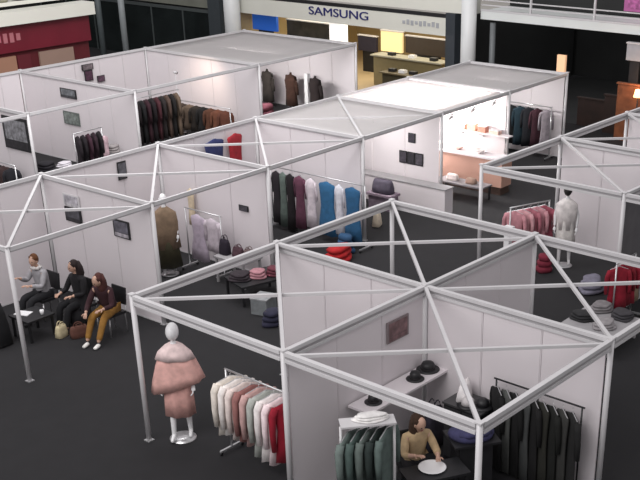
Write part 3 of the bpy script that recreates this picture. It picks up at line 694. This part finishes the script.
for s in (-1, 1): MB().tube([(s*.22, -.12, .1), (s*.12, -.2, .12), (-s*.05, -.2, .125)], .045).build('sleeve', cloth(58, 58, 92), t)
t = thing('display_stand', 'black display stand under the navy jacket', 'display stand', (2.08, 1.55, 0), -.6)
MB().box((0, 0, .86), (.7, .55, .035)).build('tabletop', BLACK, t); MB().box((0, 0, .43), (.5, .4, .82)).build('body', BLACK, t)
# black dresses hung along the nearest partition
t = thing('clothes_rack', 'black wall rack of dark dresses along the nearest partition', 'clothes rack', (2.86, .98, 0), PI/2)
for s in (-.72, 0, .72):
    MB().tube([(s, -.02, .03), (s, -.02, 1.44)], .014).build('upright', BLACK, t); MB().box((s, 0, .015), (.05, .22, .03)).build('foot', BLACK, t)
MB().tube([(-.76, -.02, 1.44), (.76, -.02, 1.44)], .014).build('rail', BLACK, t)
for i, (c, nm) in enumerate([((14, 14, 15), 'jet black'), ((74, 76, 74), 'pale grey'), ((12, 12, 13), 'plain black'), ((60, 62, 62), 'silver grey'), ((14, 13, 14), 'dense black'), ((34, 34, 28), 'black patterned'), ((16, 18, 15), 'greenish black'), ((48, 48, 46), 'charcoal'), ((26, 26, 26), 'soft black')]):
    garment('%s dress, %s from the left on the black wall rack' % (nm, ordn[i]), (2.80, 1.62-i*.158, 1.42), PI/2-.62, .38, 1.3, c, .10, 0 if i % 2 else .5, 1.1, True, 'dresses on the black wall rack')
t = thing('cabinet', 'low black cabinet carrying the white bag and two hats beside the dark dresses', 'cabinet', (2.74, 2.05, 0), 0)
MB().box((0, 0, .5), (.46, .66, .92)).build('body', BLACK, t); MB().box((0, 0, .975), (.5, .7, .03)).build('worktop', mat('dark_top', (.05, .05, .052), .4), t)
for y in (-.16, .16):
    d = MB().box((-.235, y, .5), (.02, .3, .84)).build('door', mat('dark_door', (.03, .03, .032), .4), t); MB().tube([(-.26, y*.3, .55), (-.26, y*.3, .72)], .008, 6).build('handle', CHROME, d)
bag('white bag standing on the low black cabinet', (2.78, 2.2, .99), .4, (.36, .2, .26), (236, 232, 232))
for i, (x, y, lab) in enumerate([(2.62, 2.02, 'black and white hat on the low black cabinet, nearer the white bag'), (2.72, 1.82, 'all black hat on the low black cabinet, nearer the dresses')]):
    t = thing('hat', lab, 'hat', (x, y, .99), 0, 'hats on the low black cabinet')
    b = MB(); b.lathe([(.09, 0), (.16, .004), (.165, .014), (.1, .03)], n=24); b.build('brim', BLACK, t)
    b = MB(); b.lathe([(.1, .02), (.095, .1), (.06, .14)], n=24); b.build('crown', BLACK if i else cloth(200, 196, 196), t)

# ------------------------------------------------------------------ aisle goods
table('low dark table of clothing in the aisle behind the front stand left booth', mid(5.35, -.45), TH-.3, (1.1, .8, .45), BLACK)
heap('black folded garment at the left of the low dark aisle table', mid(5.05, -.28, .45), TH, (.5, .5, .14), (44, 36, 42))
heap('dusty pink folded garment in the middle of the low dark aisle table', mid(5.35, -.5, .45), TH, (.4, .4, .16), (168, 120, 128))
heap('dark red folded garment at the right of the low dark aisle table', mid(5.65, -.7, .45), TH, (.35, .4, .18), (96, 44, 56))
b = MB(); b.rings([[(.15*q*math.cos(a)*(1 if math.cos(a) > 0 else .8), .05*q*math.sin(a), z) for a in [2*PI*k/16 for k in range(16)]] for q, z in ((.95, 0), (1, .03), (.8, .07), (.5, .09))])
tag(b.build('shoe', cloth(222, 206, 208), None, mid(4.95, -.75), TH+.5), 'single pale shoe on the carpet in the aisle behind the front stand', 'shoe')
t = thing('box', 'grey box on the carpet in the aisle beside the front stand left partition', 'box', (4.9, 8.75, 0), .3)
MB().box((0, 0, .16), (.42, .36, .32)).build('body', cloth(118, 122, 124), t); MB().box((0, 0, .33), (.44, .38, .025)).build('lid', cloth(140, 142, 144), t)
heap('navy folded garment on the carpet in front of the grey box', (4.55, 8.15, 0), .2, (.5, .4, .3), (36, 36, 56))
table('low table of black and white goods in the aisle behind the nearest partition', (7.85, 2.75, 0), .05, (1.2, 1.1, .4), GROOVE)
for i, (x, y, c, lab) in enumerate([(7.7, 2.55, (150, 146, 148), 'light grey folded garment on the low aisle table, front left'), (8.3, 2.5, (62, 60, 64), 'dark grey folded garment on the low aisle table, front right'), (7.8, 3.05, (40, 40, 42), 'black folded garment on the low aisle table, back left'),
                                    (8.4, 3.0, (126, 122, 124), 'mid grey folded garment on the low aisle table, back right')]):
    b = MB(); tag(heap(lab, (x, y, .4), i, (.5, .42, .14), c), lab, 'folded garment', 'goods on the low aisle table')
rack('chrome rack of red garments at the right picture edge', (9.0, 2.88, 0), .0, .75, 1.3)
for i, (c, nm) in enumerate([((138, 22, 42), 'crimson'), ((118, 20, 36), 'darker crimson'), ((146, 28, 48), 'bright crimson'), ((150, 128, 108), 'tan')]):
    garment('%s garment, %s from the left on the red rack at the right picture edge' % (nm, ordn[i]), (8.74+i*.17, 2.88, 1.28), 1.1-PI/2*1.2, .40, .85, c, .11, .4, 1, True, 'garments on the red rack')
heap('grey lilac folded cloth on the carpet in the right stand', (10.05, 4.15, 0), .3, (.7, .5, .3), (120, 117, 132))
# pink clothes in the right stand
rack('chrome rack of pink garments in the right stand', (10.5, 6.05, 0), -.36, 1.05, 1.42)
for i, (c, nm) in enumerate([((190, 134, 142), 'dusty pink'), ((206, 156, 162), 'pale pink'), ((170, 104, 116), 'deep pink'), ((196, 142, 150), 'rose pink'), ((150, 76, 90), 'raspberry')]):
    x = -.4+i*.2; garment('%s garment, %s from the left on the pink rack in the right stand' % (nm, ordn[i]), (10.5+x*math.cos(.36), 6.05-x*math.sin(.36), 1.40), -.36-.95, .42, .8, c, .13, .4, 1.1, True, 'pink garments in the right stand')
heap('maroon folded garment on the carpet before the pink rack', (10.4, 5.55, 0), .4, (.35, .35, .4), (120, 36, 54))
t = thing('display_column', 'slim white display column left of the pink clothing', 'display column', (9.75, 6.1, 0), 0)
MB().box((0, 0, .55), (.13, .13, 1.0)).build('body', WHITEP, t); MB().box((0, 0, .025), (.26, .26, .05)).build('base', WHITEP, t); MB().box((0, 0, 1.07), (.2, .2, .04)).build('cap', WHITEP, t)
# ------------------------------------------------------------------ shops behind
FASC = mat('white_fascia', srgb(222, 222, 212), .5, 0, .03, .6)
t = thing('shop_fascia', 'long white shop fascia with dark blue capital lettering above the bright shop', 'shop sign', (WX, 22.6, 2.49), 0)
MB().box((0, .12, .30), (.25, 10.8, .60)).build('board', FASC, t)
MB().box((.02, .12, .655), (.2, 10.8, .10)).build('dark_gap', BLACK, t)  # black strip along the top of the fascia board
def text(name, s, size, m, parent, loc, ext=.02, width=None, depth_rot=-PI/2):
    cu = bpy.data.curves.new(name, 'FONT'); cu.body = s; cu.size = size; cu.extrude = ext; cu.align_x = 'CENTER'; cu.align_y = 'CENTER'; cu.offset = 0
    tmp = bpy.data.objects.new('tmp', cu); COL.objects.link(tmp)
    dg = bpy.context.evaluated_depsgraph_get(); me = bpy.data.meshes.new_from_object(tmp.evaluated_get(dg)); bpy.data.objects.remove(tmp)
    xs = [v.co.x for v in me.vertices]; k = (width/(max(xs)-min(xs))) if width else 1
    for v in me.vertices: v.co.x *= k
    o = bpy.data.objects.new(name, me); me.materials.append(m); COL.objects.link(o); o.parent = parent; o.location = loc
    o.rotation_euler = (PI/2, 0, depth_rot); return o
text('lettering', 'SAMSUNG', .42, mat('sign_blue', srgb(34, 36, 104), .5), t, (-.14, -.22, .37), width=3.0)
b = MB()
for i in range(9): b.box((-.135, -3.4-i*.19, .33+.02*(i % 2)), (.02, .12, .17 if i % 3 else .11))
b.build('small_lettering', mat('sign_grey', srgb(172, 174, 178), .5), t)
mb = MB(); mb.box((WX+.1, 22.4, 3.55), (.5, 12.4, .5)); struct('trim_2', mb, FASC)
b = MB(); b.box((WX+3.9, 22.6, 2.75), (7.5, 11.2, .1)); struct('ceiling', b, mat('shop_ceiling', (.5, .48, .44), .8))
tanw = mat('tan_shop_wall', srgb(186, 164, 120), .7, 0, .06, 1)
b = MB(); b.box((WX+7.4, 22.6, 1.35), (.1, 11.2, 2.7)); struct('wall_shop', b, tanw)
b = MB(); b.box((WX+3.7, 28.08, 1.243), (7.36, .08, 2.486)); b.box((WX+3.7, 17.32, 1.243), (7.36, .08, 2.486)); struct('wall_shop_side', b, tanw)
b = MB(); b.box((WX+4, 16.85, 1.6), (7.4, .2, 3.2)); struct('wall_recess', b, darkw)
b = MB(); b.box((WX+4.4, 9, .004), (7.8, 15, .008)); struct('trim_5', b, darkw)
def shop_panel(name, label, cat, x, y0, y1, z0, z1, m, d=.12, frame=None):
    t = thing(name, label, cat, (x, (y0+y1)/2, z0)); MB().box((0, 0, (z1-z0)/2), (d, y1-y0, z1-z0)).build('panel', m, t)
    MB().box((0, 0, (z1-z0)+.02), (d+.05, y1-y0+.05, .04)).build('top_edge', frame or ALU, t)
    if z0 > .02: MB().box((.03, 0, -z0/2), (.05, (y1-y0)*.6, z0)).build('support', frame or BLACK, t)
    return t
lit = lambda n, c, e: mat(n, srgb(*c), .6, 0, .04, 2, emit=(srgb(*c), e))
shop_panel('lit_column', 'bright white lit column in the shop doorway under the blue lettering', 'lit column', 23.1, 22.75, 23.35, 0, 2.46, lit('lit_white', (250, 246, 240), .9), .4)  # emission stands in for shop light falling on this column
shop_panel('lit_panel', 'lit yellowish panel at the back of the bright shop', 'light box', 26, 22.2, 23.3, .95, 1.75, lit('lit_yellow', (240, 218, 160), .6))  # shop light on the yellow panel is put into its emission
shop_panel('display_board', 'dark display board left of the yellowish panel in the bright shop', 'display board', 26, 23.55, 24.55, .85, 1.45, mat('board_dark', srgb(48, 46, 60), .5))
shop_panel('display_board', 'wide dark display board at the right of the bright shop', 'display board', 26, 19.85, 22.0, 1.0, 1.65, mat('board_brown', srgb(60, 52, 46), .5))
shop_panel('display_board', 'small blue lit display board at the left end of the shop front', 'display board', 23.2, 26.5, 27.9, 1.75, 2.42, lit('lit_blue', (36, 88, 176), .35))
shop_panel('display_board', 'dark shelving board between the blue board and the white column', 'display board', 23.6, 23.7, 26.3, 0, 2.2, mat('shelf_dark', srgb(58, 54, 46), .6, 0, .4, 3))
def counter(label, x, y0, y1, z, topc, bodyc):
    t = thing('counter', label, 'counter', (x, (y0+y1)/2, 0)); L = y1-y0
    MB().box((.05, 0, (z-.05)/2), (.5, L-.1, z-.05)).build('body', bodyc, t); MB().box((0, 0, z-.02), (.7, L, .05)).build('worktop', topc, t)
    for k in range(3):
        MB().box((0, -L/2+L*(k+.6)/3.4, z+.06), (.2, .28, .11)).build('display', BLACK if k % 2 == 0 else WHITEP, t)
counter('long shop counter with small displays on its pale top in the bright shop', 24.2, 18.6, 22.1, 1.2, mat('counter_top', srgb(150, 146, 128), .5), mat('counter_olive', srgb(120, 108, 74), .6))
counter('short dark shop counter below the long pale one', 23.3, 19.2, 20.9, .8, mat('counter_brown', srgb(96, 84, 58), .5), mat('counter_dark', srgb(70, 64, 44), .6))
def area(loc, target, sx, sy, power, col=(1, 1, 1)):
    l = bpy.data.lights.new('area', 'AREA'); l.shape = 'RECTANGLE'; l.size = sx; l.size_y = sy; l.energy = power; l.color = col
    o = bpy.data.objects.new('area_lamp', l); COL.objects.link(o); o.location = loc
    o.rotation_euler = (Vector(target)-Vector(loc)).to_track_quat('-Z', 'Y').to_euler(); return o
area((WX+2.5, 22, 2.66), (WX+2.5, 22, 0), 4, 9, 260, (1, .9, .72))
# columns of the hall
def column(label, x, y, r, h, m, sq=False):
    t = thing('column', label, 'column', (x, y, 0))
    if sq: MB().box((0, 0, h/2), (2*r, 2*r, h)).build('shaft', m, t)
    else: MB().lathe([(r, 0), (r, h)], n=24).build('shaft', m, t)
    MB().box((0, 0, .06), (2.5*r, 2.5*r, .12)).build('base', GROOVE, t)
WCOL = mat('white_column', srgb(218, 220, 220), .45, 0, .02, 2)
column('thick white hall column right of the bright shop', 21.9, 16.0, .26, 4.6, WCOL)
column('thick white hall column left of the blue board, behind the far row', 21.9, 27.75, .33, 4.6, WCOL)
column('dark grey column between the bright shop and the white column', 22.4, 17.0, .2, 3.3, mat('dark_column', srgb(52, 58, 64), .5), True)
column('slim grey column at the left of the black recess under the balcony', 22.4, 15.35, .1, 3.1, mat('grey_column', srgb(108, 112, 114), .5))
column('slim grey post before the dark glass, left of two', 20, 34.05, .12, 4.6, mat('grey_post', srgb(96, 104, 106), .5))
column('slim pale post before the dark glass, right of two', 20, 32.45, .13, 4.6, mat('pale_post', srgb(150, 156, 158), .5))
column('dark square pillar just left of the left white column', 22.3, 28.9, .36, 4.6, mat('pillar_dark', srgb(58, 64, 68), .5), True)
# dark glass front on the left
t = thing('glass_front', 'dark glazed shop front between the red shop and the left white column', 'glass front', (WX+.2, 36, 0))
MB().box((0, 0, 1.15), (.06, 13, 2.2)).build('glass', DARKG, t)
MB().box((0, 0, 2.31), (.12, 13, .12)).build('header', mat('mullion_grey', srgb(74, 80, 80), .5), t)
for k in range(7): MB().box((0, -6.4+k*2.13, 1.13), (.1, .08, 2.24)).build('mullion', mat('mullion_grey', (0,0,0)), t)
b = MB(); b.box((WX+.3, 36, 3.1), (.2, 13.4, 1.3)); struct('trim_3', b, mat('dull_band', srgb(120, 122, 112), .6, 0, .2, .6))
# red shop on the left
RYY = 26.5
t = thing('red_shop', 'deep red shop front at the upper left with a pale band above', 'shop', (9.6, RYY, 0))
b = MB(); b.box((0, 0, 3.02), (8.8, .3, .86)); b.build('fascia', mat('deep_red', srgb(104, 18, 36), .5, 0, .12, 1), t)
MB().box((0, -.08, 3.66), (9.0, .7, .4)).build('pale_band', FASC, t)
MB().box((0, .1, 1.3), (8.8, .12, 2.56)).build('wall_panel', mat('dark_red', srgb(88, 22, 30), .6, 0, .15, 1), t)
for x0, x1, c in ((-1.5, 1.45, (150, 112, 92)), (1.5, 2.0, (88, 24, 34)), (2.35, 3.7, (140, 116, 104))):
    MB().box(((x0+x1)/2, -.0, 1.25), (x1-x0, .08, 2.4)).build('window_pane', lit('pane_%d_%d_%d' % c, c, .15), t)
b = MB()
for i in range(4): b.box((.85+i*.24, -.16, 3.05), (.15, .02, .3 if i % 3 else .22))
b.build('lettering', mat('pinkish_letters', srgb(176, 108, 116), .6), t)
b = MB(); b.box((0, 2.4, 4.0), (9, 4, .12)); b.build('roof', FASC, t)
for i, (x, h, c) in enumerate([(11.2, .7, (150, 148, 128)), (12.0, .9, (64, 66, 52)), (12.7, .8, (170, 168, 158)), (13.3, .9, (90, 100, 78))]):
    heap(['tan', 'dark olive', 'pale grey', 'green grey'][i]+' bundle on the roof ledge of the red shop', (x, 27.2, 4.06), i, (.7, .6, h), c, 'bundle', 'bundle')
# right side recess and balcony
t = thing('balcony', 'white edged balcony with railing along the upper right', 'balcony', (WX, 9, 0))
MB().box((.6, 0, 3.33), (1.6, 13.6, .26)).build('slab_edge', mat('slab_white', srgb(222, 226, 224), .5, 0, .03, 1), t)
MB().box((-.16, 0, 3.49), (.1, 13.6, .06)).build('edge_strip', ALU, t)
for k in range(6): MB().box((-.16, 6.6-k*2.36+.6, 3.95), (.06, .06, .9)).build('post', ALU, t)
for z in (3.66, 3.82, 4.38): MB().beam((-.16, -6.8, z), (-.16, 6.8, z), .035, .035).build('rail', ALU, t)
b = MB(); b.box((WX+1.6, 9, 4.6), (.1, 13.6, 2.3)); struct('trim_4', b, darkw)
picture('plain pink banner above the balcony at the upper right picture corner', WX+1.4, 10.5, 4.28, 1.6, 1.3, 'u', (176, 96, 150), 'banner', world=True, frame=mat('pink', srgb(176, 96, 150), .6))
t = thing('wall_light', 'small tan lit panel on a post in the black recess behind the middle row end', 'lit panel', (22.0, 12.35, 0))
MB().box((0, 0, .9), (.08, .08, 1.8)).build('post', BLACK, t); MB().box((0, 0, 2.1), (.1, .3, .6)).build('panel', lit('lit_tan', (236, 190, 150), .55), t)
shop_panel('sign_board', 'small pale grey sign board at the upper right picture edge', 'sign board', 22.2, 9.6, 10.15, 2.45, 2.95, mat('sign_pale', srgb(158, 160, 166), .6))
brown = mat('orange_brown_wood', srgb(120, 72, 46), .5, 0, .3, 4)
for i, (y, x, z, lab) in enumerate([(9.75, 22.0, 1.75, 'tall orange brown wooden screen at the right picture edge'), (10.5, 22.6, 1.2, 'low dark brown wooden screen in the black recess'), (11.7, 23.0, .9, 'lowest brown wooden screen in the black recess')]):
    t = thing('screen', lab, 'screen', (x, y, 0)); m = brown if i == 0 else mat('dark_brown_wood%d' % i, srgb(40, 24, 18), .6, 0, .3, 3)
    MB().box((0, 0, z/2), (.08, 1.0, z)).build('panel', m, t); MB().box((-.01, 0, z+.02), (.14, 1.06, .05)).build('cap', m, t)
lamp = mat('warm_lamp', (1, .6, .3), .5, emit=((1, .55, .25), 3))
t = thing('table_lamp', 'small warm lamp glowing by the orange brown screen at the right edge', 'lamp', (21.6, 9.35, 0))
MB().tube([(0, 0, .02), (0, 0, 1.5)], .02).build('pole', BLACK, t); MB().lathe([(.15, 0), (.15, .02)], n=16).build('base', BLACK, t); MB().lathe([(.14, 1.5), (.09, 1.72)], n=16).build('shade', lamp, t)

l = bpy.data.lights.new('warm', 'POINT'); l.energy = 22; l.color = (1, .6, .36); l.shadow_soft_size = .12
o = bpy.data.objects.new('warm_lamp', l); COL.objects.link(o); o.location = (21.6, 9.5, 1.95)
# ------------------------------------------------------------------ light
w = bpy.data.worlds.new('hall_light'); S.world = w; w.use_nodes = True
w.node_tree.nodes['Background'].inputs[0].default_value = (1.0, .97, .99, 1); w.node_tree.nodes['Background'].inputs[1].default_value = .56
area((-9, 3.8, 12.5), (5, 4, 0), 14, 9, 1600, (1, .97, .97))
area((5, 13, 13), (14, 22, 1), 12, 8, 2100, (1, .98, .98))

# ------------------------------------------------------------------ camera
cam = bpy.data.cameras.new('camera'); co = bpy.data.objects.new('camera', cam); COL.objects.link(co); S.camera = co
F = Vector((.67980373, .58206193, -.4461735)); R = Vector((.64601125, -.76324251, -.01141608)); U = Vector((.34718344, .28047241, .89487367))
co.matrix_world = Matrix(((R.x, U.x, -F.x, -8.9893), (R.y, U.y, -F.y, -6.1393), (R.z, U.z, -F.z, 8.4427), (0, 0, 0, 1)))
cam.sensor_fit = 'HORIZONTAL'; cam.sensor_width = 36; cam.lens = 1072.18*36/640
cam.shift_x = (320-376.56)/640; cam.shift_y = (382.22-240)/640
cam.clip_end = 200
S.view_settings.view_transform = 'Standard'; S.view_settings.look = 'None'; S.view_settings.gamma = 1; S.view_settings.exposure = .06
S.view_settings.use_curve_mapping = False
